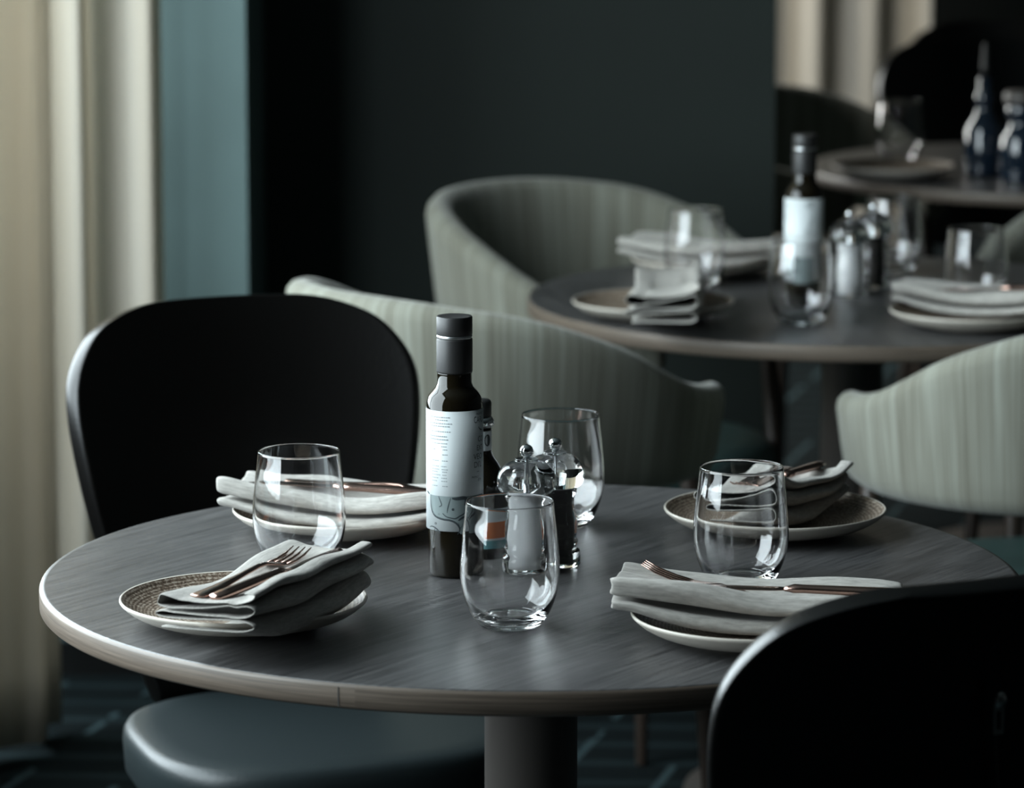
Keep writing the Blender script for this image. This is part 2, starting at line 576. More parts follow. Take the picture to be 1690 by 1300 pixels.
def folds(period, amp, ph=0, sharp=.35):
    def f(s):
        a = 2 * pi * s / period + ph
        return amp * (sin(a) + sharp * sin(2 * a + .7) * .5 + .25 * sin(a * .43 + 1))
    return f
curtain('curtain', [(-.93, 5.25), (-.83, 5.55), (-.745, 5.82), (-.69, 5.90)], folds(.17, .030, 2.2), .02, H,
        'cream linen curtain hanging in deep folds at the left edge')
curtain('curtain', [(-.86, 6.02), (-.72, 6.14), (-.60, 6.20), (-.558, 6.215)], folds(.125, .028, .6), .13, H,
        'cream curtain panel hanging against the teal pier beside the black leather chair')
curtain('curtain', [(.25, 10.1), (.5, 10.12), (.8, 10.12), (1.09, 10.14)], folds(.15, .011, 1.0), .02, H,
        'pale beige curtain on the far wall beyond the dark partition')

# ------------------------------------------------------------------ tables
TZ = .74
R = .4704
T1 = Vector((.0184, 3.6666)); T2 = Vector((.4925, 5.566)); T3 = Vector((1.03, 7.31))

def make_table():
    t = thing('round_table', (T1.x, T1.y, 0), 0, 'round dark wooden table set for four with glasses and an oil bottle', 'table', None)
    th = .0225
    prof = [(0, TZ), (.2, TZ), (.4, TZ), (R - .006, TZ), (R - .0022, TZ - .0005)]
    lathe('tabletop', prof + [(R - .004, TZ - .012), (0, TZ - .012)], M['top'], t, n=200)
    # edge band: uv runs round the rim
    pr = [(R - .0022, TZ - .0005), (R - .0006, TZ - .0018), (R, TZ - .0035), (R, TZ - .011), (R, TZ - th + .003), (R - .003, TZ - th), (R - .05, TZ - th), (0.01, TZ - th)]
    n = 200; V, Fc, uv = [], [], []
    for r, z in pr:
        for k in range(n + 1):
            a = 2 * pi * k / n - 1.9
            V.append((r * cos(a), r * sin(a), z)); uv.append((a * R, z))
    for q in range(len(pr) - 1):
        for k in range(n):
            Fc.append((q * (n + 1) + k + 1, q * (n + 1) + k, (q + 1) * (n + 1) + k, (q + 1) * (n + 1) + k + 1))
    mk('edge_band', V, Fc, M['edge'], t, True, uv)
    # butt joint of the edge band
    a = atan2(at(518, 1150, TZ).y - T1.y, at(518, 1150, TZ).x - T1.x)
    rr = R + .00035
    sv = [(rr * cos(a + e), rr * sin(a + e), z) for z in (TZ - .003, TZ - th + .002) for e in (-.0011, .0011)]
    mk('joint', sv, [(0, 1, 3, 2)], M['seam'], t, False)
    lathe('pedestal', [(0, .03), (.045, .03), (.045, TZ - th)], M['post'], t, n=64)
    lathe('mounting_plate', [(0, TZ - th - .006), (.13, TZ - th - .006), (.13, TZ - th), (0, TZ - th)], M['post'], t, n=64)
    lathe('foot_plate', [(0, .0), (.235, 0), (.24, .004), (.238, .010), (.05, .018), (.046, .03), (0, .03)], M['post'], t, n=96)
    return t
tab1 = make_table()
tab2 = dup(tab1, (T2.x, T2.y, 0), .9, 'round dark wooden table behind the front one, ringed by wool tub chairs')
tab3 = dup(tab1, (T3.x, T3.y, 0), 2.0, 'dark round table far back at the right edge, holding dark bottles')

# ------------------------------------------------------------------ black leather chairs
def prof_at(tbl, z):
    for (z0, w0), (z1, w1) in zip(tbl, tbl[1:]):
        if z <= z1:
            u = (z - z0) / (z1 - z0)
            return w0 + (w1 - w0) * u
    return tbl[-1][1]

def make_black_chair():
    t = thing('dining_chair', (0, 0, 0), 0, '', 'chair')
    # backrest shell: rounded trapezoid, curved in plan, leaning back
    tbl = [(.425, .125), (.50, .150), (.58, .178), (.66, .199), (.72, .210), (.76, .213), (.79, .211), (.82, .199), (.845, .176), (.86, .148), (.869, .110), (.873, .070)]
    zs = [.425, .455, .50, .54, .58, .62, .66, .70, .735, .765, .79, .812, .83, .845, .856, .864, .869, .872]
    us = [-1, -.97, -.9, -.75, -.55, -.3, 0, .3, .55, .75, .9, .97, 1]
    def fn(i, j):
        z = zs[j]; x = prof_at(tbl, z) * us[i]
        lean = .10 * (max(z - .43, 0) / .44) ** 1.15
        return (x, .205 + lean - 1.3 * x * x, z + .012 * min(1, max(0, (z - .5) / .2)))
    b = grid('backrest', fn, len(us), len(zs), M['leather'], t)
    so = b.modifiers.new('s', 'SOLIDIFY'); so.thickness = .024; so.offset = 0
    ss = b.modifiers.new('u', 'SUBSURF'); ss.levels = 2; ss.render_levels = 2
    # seat pad: rounded square
    n = 72
    def outl(a, rx, ry, e):
        c, s = cos(a), sin(a)
        return (rx * abs(c) ** (2 / e) * (1 if c >= 0 else -1), ry * abs(s) ** (2 / e) * (1 if s >= 0 else -1))
    lev = [(0.02, .4695), (.5, .4685), (.8, .4675), (.93, .466), (.975, .462), (.995, .455), (1.0, .445), (.99, .414), (.95, .400), (.02, .398)]
    def sf(i, j):
        k, z = lev[j]
        x, y = outl(2 * pi * i / n,   .212 * k, .197 * k, 3.0)
        return (x * (1 + .05 * (-y / .215)), y - .03, z - .020)
    grid('seat', sf, n, len(lev), M['seat_leather'], t, cu=True, cap=True)
    for sx in (-1, 1):
        for sy in (-1, 1):
            bar('leg', (sx * .14, sy * .13 - .02, .395), (sx * .175, sy * .17 - .02, 0), .017, .010, M['leg'], t)
    # zip on the outer face of the backrest
    def rear(x, z):
        lean = .10 * (max(z - .43, 0) / .44) ** 1.15
        return Vector((x, .205 + lean - 1.3 * x * x + .0175, z))
    pts = [rear(-.0235 * ((.79 - z) / .1) ** 1.4 if z < .79 else 0, z) for z in [.79 - .33 * k / 24 for k in range(25)]]
    seam = ring_path('zip_seam', [(p, (1, 0, 0), (0, 1, 0), .0016, .0012) for p in pts], CIRC, M['seam'], t)
    sl = [rear(0, .797) + Vector((0, .004, 0)), rear(0, .790) + Vector((0, .006, 0)), rear(0, .783) + Vector((0, .005, 0))]
    zp = ring_path('zip_slider', [(sl[0], (1, 0, 0), (0, 1, 0), .003, .002), (sl[1], (1, 0, 0), (0, 1, 0), .0052, .004), (sl[2], (1, 0, 0), (0, 1, 0), .004, .003)], CIRC, M['zip'], t)
    # pull tab with a slot
    bm = bmesh.new()
    def lp(w, z0, z1):
        return [(-w, z0), (w, z0), (w * .9, z1), (-w * .9, z1)]
    out = lp(.0050, .788, .762); inn = lp(.0024, .781, .766)
    yb = rear(0, .775).y + .006
    V = [(x, yb, z) for x, z in out] + [(x, yb, z) for x, z in inn] + [(x, yb + .0014, z) for x, z in out] + [(x, yb + .0014, z) for x, z in inn]
    Fc = []
    for k in range(4):
        k2 = (k + 1) % 4
        Fc += [(k, k2, 4 + k2, 4 + k), (8 + k, 8 + k2, 12 + k2, 12 + k), (k, k2, 8 + k2, 8 + k), (4 + k, 4 + k2, 12 + k2, 12 + k)]
    bm.free()
    fix_normals(mk('zip_pull', V, Fc, M['zip'], t, False))
    return t

def face_to(p, tgt):
    """yaw so that the local -Y (front) looks at tgt"""
    d = Vector(tgt[:2]) - Vector(p[:2])
    return atan2(d.y, d.x) + pi / 2
bc = make_black_chair()
bc.location = (-.229, 4.27, 0); bc.rotation_euler = (0, 0, radians(21))
bc['label'] = 'black leather dining chair facing the camera behind the left of the front table'
dup(bc, (.243, 3.24, 0), radians(180 + 27), 'black leather dining chair seen from behind with a zip, bottom right corner')
dup(bc, (1.04, 8.30, 0), radians(8), 'black leather chair with a pale lit rim behind the farthest table')
dup(bc, (1.10, 8.85, 0), radians(-6), 'farthest black leather chair, standing before the pale far curtain')

# ------------------------------------------------------------------ fabric tub chairs
HT = [(0, .840), (25, .838), (58, .820), (88, .768), (104, .722), (118, .706), (146, .693)]
def make_tub():
    t = thing('tub_chair', (0, 0, 0), 0, '', 'chair')
    A = 146; ro_top, ro_bot, th, zb = .302, .268, .046, .578
    st = []
    a = -A
    angs = sorted(set([round(x, 2) for x in ([-A + k * .6 for k in range(0, 15)] + [-A + 9 + k * (2 * A - 18) / 90 for k in range(91)] + [A - k * .6 for k in range(0, 15)])]))
    sec = []
    m = 6
    # section in (q across -1..1, v 0..1 height) as rounded slab
    for k in range(m + 1):
        b = pi * k / m; sec.append((cos(b), 1, sin(b)))      # top half round
    for k in range(1, 8):
        sec.append((-1, 1 - k / 8, 0))
    for k in range(m + 1):
        b = pi + pi * k / m; sec.append((cos(b), 0, sin(b)))
    for k in range(1, 8):
        sec.append((1, k / 8, 0))
    nS = len(sec)
    htab = [(d, h) for d, h in HT]
    def hh(a):
        a = abs(a)
        for (a0, h0), (a1, h1) in zip(htab, htab[1:]):
            if a <= a1:
                u = (a - a0) / (a1 - a0)
                return h0 + (h1 - h0) * u
        return htab[-1][1]
    def hs(a):
        return sum(hh(a + d) * w_ for d, w_ in ((-10, .2), (-5, .2), (0, .2), (5, .2), (10, .2))) if abs(a) < 135 else hh(a)
    def fn(i, j):
        a = angs[j]; q, v, rnd = sec[i]
        e = (A - abs(a)) / 180 * pi * .285            # arc distance to the tip
        rc = .040
        cut = rc - sqrt(max(rc * rc - max(rc - e, 0) ** 2, 0))
        tk = th / 2 * (sqrt(max(1 - max(1 - e / .020, 0) ** 2, .0)) * .9 + .1)
        top = hs(a) - th / 2 - cut; bot = zb + th / 2 + cut * .8
        z = bot + (top - bot) * v + rnd * tk
        f = (z - zb) / (.84 - zb)
        ro = ro_bot + (ro_top - ro_bot) * min(1, max(0, f)) ** .8
        r = ro - th / 2 + q * tk
        ang = radians(a) + pi / 2
        return (r * cos(ang), r * sin(ang), z)
    def uvf(i, j):
        q, v, rnd = sec[i]
        return (radians(angs[j]) * .3 + (1.7 if q < 0 else 0), v * .25 + (.03 if q > 0 else 0))
    grid('shell', fn, nS, len(angs), M['fabric'], t, cu=True, cap=True, uvfn=uvf)
    # seat cushion
    lathe('seat', [(0, .468), (.12, .467), (.20, .463), (.232, .455), (.246, .440), (.248, .425), (.238, .408), (.20, .402), (0, .402)], M['teal_leather'], t, n=72)
    lathe('seat_frame', [(0, .402), (.215, .402), (.218, .380), (.2, .374), (0, .374)], M['leg'], t, n=64)
    for aa in (42, 138, -42, -138):
        ang = radians(aa) + pi / 2
        d = Vector((cos(ang), sin(ang), 0))
        bar('leg', d * .235 + Vector((0, 0, .60)), d * .275, .0135, .009, M['leg'], t)
    return t
tub = make_tub()
def yaw_front(dx, dy):
    return atan2(dy, dx) + pi / 2
tub.location = (0.0, 5.10, 0); tub.rotation_euler = (0, 0, yaw_front(.80, .60))
tub['label'] = 'striped grey-green tub chair just behind the oil bottle, between the two tables'
dup(tub, (.165, 6.0, 0), yaw_front(.75, -.66), 'striped grey-green tub chair opening towards the camera against the dark partition')
dup(tub, (.706, 4.995, 0), yaw_front(-.72, .69), 'brightly lit striped tub chair at the right edge beyond the front table')
dup(tub, (.98, 6.02, 0), yaw_front(-.75, -.66), 'dim tub chair at the right edge, behind the second table')
dup(tub, (.60, 7.80, 0), yaw_front(.75, -.65), 'dim tub chair partly behind the end of the dark partition, at the far table')

# ------------------------------------------------------------------ glasses
def make_glass():
    out = [(0, .0022), (.016, .0016), (.0235, 0), (.0275, .0012), (.0320, .0062), (.0368, .014), (.0418, .027), (.0446, .040), (.0453, .050), (.0447, .065), (.0428, .085), (.0409, .101), (.0396, .1145)]
    inn = [(.0389, .1145), (.0401, .101), (.0419, .085), (.0437, .065), (.0442, .050), (.0434, .040), (.0404, .0275), (.0345, .0165), (.027, .0105), (.015, .0078), (0, .0072)]
    po = spline(out, 4); pi_ = spline(inn, 4)
    top = [(.03945, .1151), (.0391, .1151)]
    return lathe('drinking_glass', po + top + pi_, M['glass'], n=96)
gl = make_glass()
gl.location = (*at(841.5, 827, TZ + .1145)[:2], TZ)
tag(gl, 'stemless clear glass at the front, before the salt mill', 'glass', 'stemless drinking glasses')
def glass_at(px, py, label):     # px, py: centre of the rim
    p = at(px, py, TZ + .1145)
    return dup(gl, (p.x, p.y, TZ), random.uniform(0, 3), label)
glass_at(493, 744, 'stemless clear glass on the left, just behind the napkin with fork and knife')
glass_at(925, 684, 'stemless clear glass behind the pepper mill on the front table')
glass_at(1224, 770, 'stemless clear glass on the right of the front table, before a folded napkin')
glass_at(1323, 397, 'blurred glass on the second table in front of the oil bottle')
o = glass_at(1148, 355, 'blurred glass on the second table above the leftmost plate'); o.location = (.269, 5.67, TZ)
o = glass_at(1478, 341, 'blurred glass on the second table just right of the mills'); o.location = (.573, 5.82, TZ)
glass_at(1612, 377, 'blurred glass on the second table behind the right napkin')
o = glass_at(1484, 200, 'blurred glass standing on the farthest table'); o.location = (.738, 7.40, TZ)

# ------------------------------------------------------------------ mills
def make_mill(kind):
    t = thing(kind + '_mill', (0, 0, TZ), 0, '', 'mill')
    body_o = [(0, 0), (.0235, 0), (.0248, .0015), (.0248, .013), (.0238, .0155), (.0215, .017), (.0205, .0195), (.0222, .0225), (.0224, .0245), (.0205, .0275), (.0213, .033), (.0222, .040), (.0212, .047), (.0190, .055), (.0182, .063), (.0188, .069), (.0212, .0725), (.0212, .0750), (.0190, .0770), (.0, .0770)]
    lathe('body', body_o, M['acrylic'], t, n=72)
    hb = [(0, .0785), (.0215, .0785), (.0255, .0800), (.0283, .085), (.0288, .090), (.0272, .097), (.0230, .1035), (.0175, .1075), (.0115, .1095), (.0110, .1115), (.006, .1122), (0, .1122)]
    hi = [(0, .0822), (.018, .0822), (.0225, .086), (.0225, .092), (.0190, .0985), (.012, .1025), (0, .1035)]
    h = lathe('head', spline(hb, 3), M['acrylic'], t, n=72)
    # filling sits in the bore: a narrower column seen through the acrylic
    lathe('filling', [(0, .0040), (.0118, .0040), (.0118, .0135), (.0124, .0145), (.0128, .034), (.0120, .045), (.0112, .060), (.0116, .0745), (0, .0748)], M[kind], t, n=48)
    lathe('collar', [(0, .0770), (.0195, .0770), (.0195, .0785), (0, .0785)], M['ring'], t, n=48)
    bar('shaft', (0, 0, .0790), (0, 0, .1118), .0018, .0018, M['chrome'], t)
    lathe('knob', [(0, .1118), (.0035, .1120), (.0032, .1132)] + [(.0066 * cos(a), .1188 + .0066 * sin(a)) for a in [radians(d) for d in range(-60, 90, 10)]] + [(0, .1254)], M['chrome'], t, n=32)
    return t
salt = make_mill('salt'); p = at(869, 944, TZ); salt.location = (p.x, p.y, TZ)
salt['label'] = 'clear salt mill with white salt, behind the front glass'
pepper = make_mill('pepper'); p = at(916, 931, TZ); pepper.location = (p.x, p.y, TZ)
pepper['label'] = 'clear pepper mill with dark peppercorns, right of the salt mill'
p = at(1401, 488, TZ); dup(salt, (p.x, p.y, TZ), 1, 'blurred salt mill with white salt on the second table')
p = at(1440, 474, TZ); dup(pepper, (p.x, p.y, TZ), 1, 'blurred dark pepper mill on the second table, behind its salt mill')

# ------------------------------------------------------------------ bottles
BR = .0272
def wrap(name, quads_xy, mat, parent, r, z0, th0=0):
    """flat faces in (arc length, height) laid round a cylinder of radius r"""
    V, Fc = [], []
    for poly in quads_xy:
        k = len(V)
        for s, h in poly:
            a = -pi / 2 + th0 + s / r
            V.append((r * cos(a), r * sin(a), z0 + h))
        Fc.append(tuple(range(k, k + len(poly))))
    return mk(name, V, Fc, mat, parent, False)

def stroke(pts, wfn, n=8):
    P = spline(pts, n); out = []
    N = len(P)
    L, Rr = [], []
    for i, (x, y) in enumerate(P):
        a = P[max(i - 1, 0)]; b = P[min(i + 1, N - 1)]
        d = Vector((b[0] - a[0], b[1] - a[1])); d = d.normalized() if d.length else Vector((1, 0))
        w_ = wfn(i / (N - 1)) / 2
        L.append((x - d.y * w_, y + d.x * w_)); Rr.append((x + d.y * w_, y - d.x * w_))
    for i in range(N - 1):
        out.append([L[i], Rr[i], Rr[i + 1], L[i + 1]])
    return out

def text_faces(s, size, x, y, cx=False, sx=1.0):
    cu = bpy.data.curves.new('t', 'FONT'); cu.body = s; cu.size = size; cu.resolution_u = 3
    o = bpy.data.objects.new('t', cu); COL.objects.link(o)
    dg = bpy.context.evaluated_depsgraph_get(); dg.update()
    me = o.evaluated_get(dg).to_mesh()
    vs = [(v.co.x, v.co.y) for v in me.vertices]
    fs = [[vs[i] for i in f.vertices] for f in me.polygons]
    wd = max(v[0] for v in vs) if vs else 0
    o.evaluated_get(dg).to_mesh_clear()
    bpy.data.objects.remove(o); bpy.data.curves.remove(cu)
    off = -wd / 2 if cx else 0
    return [[(x + (a + off) * sx, y + b) for a, b in f] for f in fs]

def make_oil():
    t = thing('oil_bottle', (0, 0, TZ), 0, '', 'bottle')
    prof = [(0, .002), (.020, 0), (.0235, .001), (.0248, .004), (.0252, .03), (.0262, .06), (.0268, .12), (.0270, .158), (.0268, .168), (.0250, .1745), (.0215, .179), (.0182, .1825), (.0166, .1865), (.0164, .196), (.0164, .199), (0, .199)]
    lathe('glass_body', prof, M['bottle'], t, n=96)
    lathe('capsule', [(0, .197), (.0170, .197), (.0173, .1985), (.0173, .2285), (.0168, .2300), (0, .2300)], M['cap'], t, n=64)
    lathe('cap_ring', [(0, .2300), (.0167, .2300), (.0171, .2310), (.0171, .2325), (.0166, .2333), (0, .2333)], M['ring'], t, n=64)
    lathe('screw_cap', [(0, .2333), (.0168, .2333), (.0172, .2343), (.0172, .2500), (.0165, .2512), (.014, .2506), (0, .2506)], M['cap'], t, n=64)
    # label: wraps almost all the way round
    r0, z0, z1 = .0274, .047, .163
    n = 96
    V, Fc = [], []
    for j, z in enumerate((z0, z1)):
        for k in range(n + 1):
            a = -pi / 2 - 1.75 + 4.4 * k / n
            V.append((r0 * cos(a), r0 * sin(a), z))
    for k in range(n):
        Fc.append((k, k + 1, n + 2 + k, n + 1 + k))
    lab = mk('label', V, Fc, M['paper'], t)
    so = lab.modifiers.new('s', 'SOLIDIFY'); so.thickness = .0002; so.offset = -1
    r1 = r0 + .00012
    def sx(px):                       # photo column on the label -> arc length
        q = max(-.985, min(.985, (px - 751) / 46.0))
        return asin(q) * r1
    def hz(py):                       # photo row -> height above the table
        return (944 - py) / 1672.0
    rnd = random.Random(3)
    q = []
    for (y0, xa, xb) in ((682, 712, 742), (686.5, 720, 738), (692, 712, 746), (696.5, 714, 744), (705, 714, 744)):
        x = sx(xa)
        while x < sx(xb):
            wl = rnd.uniform(.0008, .0026)
            q.append([(x, hz(y0)), (x + wl, hz(y0)), (x + wl, hz(y0) + .0009), (x, hz(y0) + .0009)]); x += wl + .0006
    wrap('fine_print', q, M['ink_pale'], lab, r1, 0)
    q = []
    for i, y0 in enumerate([713, 718, 724, 729, 734, 742, 752, 761, 766, 770, 775, 780, 785, 793]):
        segs = [(712, 739)] if i < 2 else [(732 - rnd.uniform(0, 3), 738)] + ([(715, 715 + rnd.uniform(5, 14))] if rnd.random() < .7 else [])
        for xa, xb in segs:
            x = sx(xa)
            while x < sx(xb):
                wl = rnd.uniform(.0007, .0020)
                hh_ = .0011 if i < 2 else .0008
                q.append([(x, hz(y0)), (x + wl, hz(y0)), (x + wl, hz(y0) + hh_), (x, hz(y0) + hh_)]); x += wl + .0005
    wrap('nutrition_table', q, M['ink_pale'], lab, r1, 0)
    tf = []
    tf += text_faces('PRODUC', .0036, sx(785), hz(680), sx=.8)
    tf += text_faces('CARL', .0092, sx(781.5), hz(692), sx=.62)
    tf += text_faces('CO', .0076, sx(788), hz(723), sx=.8)
    tf += text_faces('EXT', .0076, sx(786), hz(737), sx=.8)
    tf += text_faces('VEO', .0080, sx(781), hz(751), sx=.9)
    tf += text_faces("DI'L", .0080, sx(781.5), hz(764), sx=.9)
    tf += stroke([(sx(789), hz(699)), (sx(791), hz(703)), (sx(794), hz(705))], lambda u: .0010, 3)
    tf += stroke([(sx(786), hz(771)), (sx(790), hz(771))], lambda u: .0004, 2)
    for y0 in (781, 786):
        tf += text_faces('PRIMA S' if y0 == 781 else 'ESTR', .0032, sx(778 if y0 == 781 else 788), hz(y0), sx=.8)
    wrap('lettering', tf, M['ink'], lab, r1, 0)
    # ink drawing at the foot of the label, traced in px of a 13x enlargement
    def P(x, y):
        return (sx(695 + x / 13.0), hz(790 + y / 13.0))
    bg = [[P(235, 235), P(235, 420), P(300, 600), P(400, 690), P(560, 735), P(700, 770), P(800, 830), P(830, 930), P(800, 1035), P(960, 1035), P(1100, 1035), P(1330, 1035), P(1330, 235), P(1000, 235), P(600, 240)]]
    # shaded ground as a fan of thin columns so it follows the curve
    cols = []
    def lower(x):
        pts = [(215, 420), (300, 640), (400, 700), (560, 735), (700, 780), (800, 850), (830, 1035), (1330, 1035)]
        for (a0, b0), (a1, b1) in zip(pts, pts[1:]):
            if x <= a1:
                return b0 + (b1 - b0) * (x - a0) / (a1 - a0)
        return 1035
    x = 225
    while x < 1290:
        x2 = x + 25
        cols.append([P(x, 240), P(x, lower(x)), P(x2, lower(x2)), P(x2, 240)]); x = x2
    wrap('drawing_ground', cols, M['ink_wash'], lab, r1, 0)
    st = []
    def S_(pts, w0, w1=None):
        w1 = w1 or w0
        st.extend(stroke([P(*a) for a in pts], lambda u: (w0 + (w1 - w0) * sin(pi * u)) / 13 / 1672.0, 6))
    S_([(225, 240), (230, 440), (260, 590), (330, 680), (470, 725), (620, 740), (740, 790), (815, 880), (825, 960), (780, 1034)], 14, 42)
    S_([(390, 250), (430, 350), (450, 430), (400, 470)], 14, 22)
    S_([(640, 270), (600, 400), (575, 510), (565, 590)], 6, 18)
    S_([(470, 600), (540, 660), (640, 690), (740, 700), (830, 650), (930, 590), (940, 500), (990, 410)], 14, 26)
    S_([(800, 745), (880, 690), (1000, 650), (1040, 600)], 20, 46)
    S_([(670, 275), (760, 285), (900, 270), (960, 300), (940, 430)], 30, 75)
    S_([(800, 790), (850, 900), (940, 720)], 5, 9)
    S_([(205, 930), (260, 905), (330, 930), (390, 980), (420, 1030)], 12, 26)
    S_([(160, 190), (200, 235)], 20, 30)
    for cx_, cy_, rr_, w_ in ((690, 510, 14, 30), (330, 965, 26, 12), (330, 830, 18, 9), (397, 625, 12, 5)):
        S_([(cx_ + rr_ * cos(k * pi / 4), cy_ + rr_ * sin(k * pi / 4)) for k in range(9)], w_)
    wrap('ink_drawing', st, M['ink'], lab, r1 + .00012, 0)
    return t
oil = make_oil(); p = at(751, 947, TZ); oil.location = (p.x, p.y, TZ)
oil.rotation_euler = (0, 0, atan2(p.y, p.x) - pi / 2)
oil['label'] = 'dark oil bottle with pale printed label and black cap on the front table'
p = at(1328.5, 222, TZ + .2506)
dup(oil, (p.x, p.y, TZ), -.75, 'blurred oil bottle with pale label on the second table')

def make_vinegar():
    t = thing('vinegar_bottle', (0, 0, TZ), 0, '', 'bottle')
    lathe('glass_body', [(0, .001), (.030, 0), (.034, .003), (.0352, .010), (.0352, .055), (.0335, .066), (.0265, .080), (.0185, .092), (.0130, .101), (.0120, .106), (.0120, .128), (.0105, .130), (0, .130)], M['bottle'], t, n=72)
    lathe('glass_lip', [(0, .128), (.0122, .128), (.0148, .131), (.0150, .135), (.0122, .139), (0, .139)], M['chrome'], t, n=48)
    lathe('stopper', [(0, .139), (.0118, .139), (.0122, .141), (.0122, .153), (.0105, .1555), (0, .156)], M['cap'], t, n=48)
    lathe('neck_strip', [(.0123, .1062), (.0123, .1255)], M['paper'], t, n=48)
    q = [[(.004 * cos(2 * pi * k / 14), .006 * sin(2 * pi * k / 14)) for k in range(14)]]
    wrap('seal_print', q, M['ink'], t, .01245, .1165, .75)
    lb = lathe('label', [(.0354, .012), (.0354, .052)], M['paper'], t, n=72)
    lathe('orange_stripe', [(.0355, .022), (.0355, .038)], M['orange'], t, n=72)
    lathe('teal_stripe', [(.0355, .012), (.0355, .020)], M['teal_print'], t, n=72)
    return t
vin = make_vinegar(); p = at(791, 916, TZ); vin.location = (p.x, p.y, TZ)
vin['label'] = 'short dark vinegar bottle mostly hidden behind the oil bottle'

def make_dark_bottle():
    t = thing('dark_bottle', (0, 0, TZ), 0, '', 'bottle')
    lathe('glass_body', [(0, .001), (.030, 0), (.034, .004), (.0345, .01), (.0345, .082), (.031, .094), (.020, .110), (.0145, .122), (.0135, .130), (.0170, .136), (.0170, .150), (.0125, .156), (.0115, .18), (.0085, .182), (0, .182)], M['bottle_blue'], t, n=72)
    lathe('pourer', [(0, .182), (.0075, .182), (.0065, .20), (.0045, .235), (.0030, .245), (0, .2455)], M['cap'], t, n=32)
    return t
db = make_dark_bottle(); p = at(1622, 290, TZ); db.location = (p.x, p.y, TZ)
db['label'] = 'dark bluish bottle with a slim pourer on the farthest table'
def make_jar():
    t = thing('stoppered_flask', (0, 0, TZ), 0, '', 'flask')
    lathe('glass_body', spline([(0, .001), (.034, 0), (.0385, .006), (.0395, .05), (.0355, .082), (.0245, .100), (.0225, .112), (.029, .124), (.029, .134), (.024, .142), (0, .143)], 3), M['bottle_blue'], t, n=72)
    lathe('lid', [(0, .143), (.031, .143), (.033, .147), (.033, .160), (.029, .165), (0, .166)], M['post'], t, n=48)
    return t
jr = make_jar(); p = at(1684, 300, TZ); jr.location = (p.x, p.y, TZ)
jr['label'] = 'dark flask with a wide grey lid at the right edge of the farthest table'

# ------------------------------------------------------------------ plates
def make_plate():
    t = thing('dinner_plate', (0, 0, TZ), 0, '', 'plate', None)
    Rp = .1125
    inner = spline([(0, .0075), (.05, .0078), (.075, .0092), (.092, .0125), (.104, .0182), (Rp - .002, .0238)], 5)
    lip = [(Rp - .0008, .0243), (Rp, .0236), (Rp + .0002, .0222), (Rp - .0006, .0208)]
    outer = spline([(Rp - .0006, .0208), (.104, .0142), (.092, .0082), (.078, .0048), (.064, .0034), (.060, .0005), (.057, 0), (.054, .001), (.05, .0032), (0, .0035)], 4)
    n1 = len(inner)
    prof = inner + lip + outer[1:]
    o = lathe('dish', prof, [M['plate'], M['plate_out']], t, n=128, midx_fn=lambda q: 0 if q < n1 - 1 else 1)
    return t
def plate_spot(px, py):
    p = at(px, py, TZ + .0235); return (p.x, p.y, TZ)
pl = make_plate(); pl.location = plate_spot(402, 985)
pl['label'] = 'speckled plate at front left under a napkin with fork and knife'
PS = {'1': plate_spot(402, 985), '2': plate_spot(567, 837), '3': plate_spot(1279, 837), '4': plate_spot(1249, 1010),
      '5': plate_spot(1078, 495), '6': plate_spot(1604, 510), '7': plate_spot(1165, 424), '8': (.70, 7.13, TZ)}
dup(pl, PS['2'], 1, 'speckled plate at back left of the front table, behind the left glass')
dup(pl, PS['3'], 2, 'speckled plate at back right of the front table, behind the right glass')
dup(pl, PS['4'], 3, 'speckled plate at front right beside the black chair back')
dup(pl, PS['5'], 4, 'blurred plate at the left side of the second table')
dup(pl, PS['6'], 5, 'blurred plate at the right side of the second table')
dup(pl, PS['7'], 6, 'blurred plate under the far napkin of the second table')
dup(pl, PS['8'], 7, 'dim plate under the glass on the farthest table')

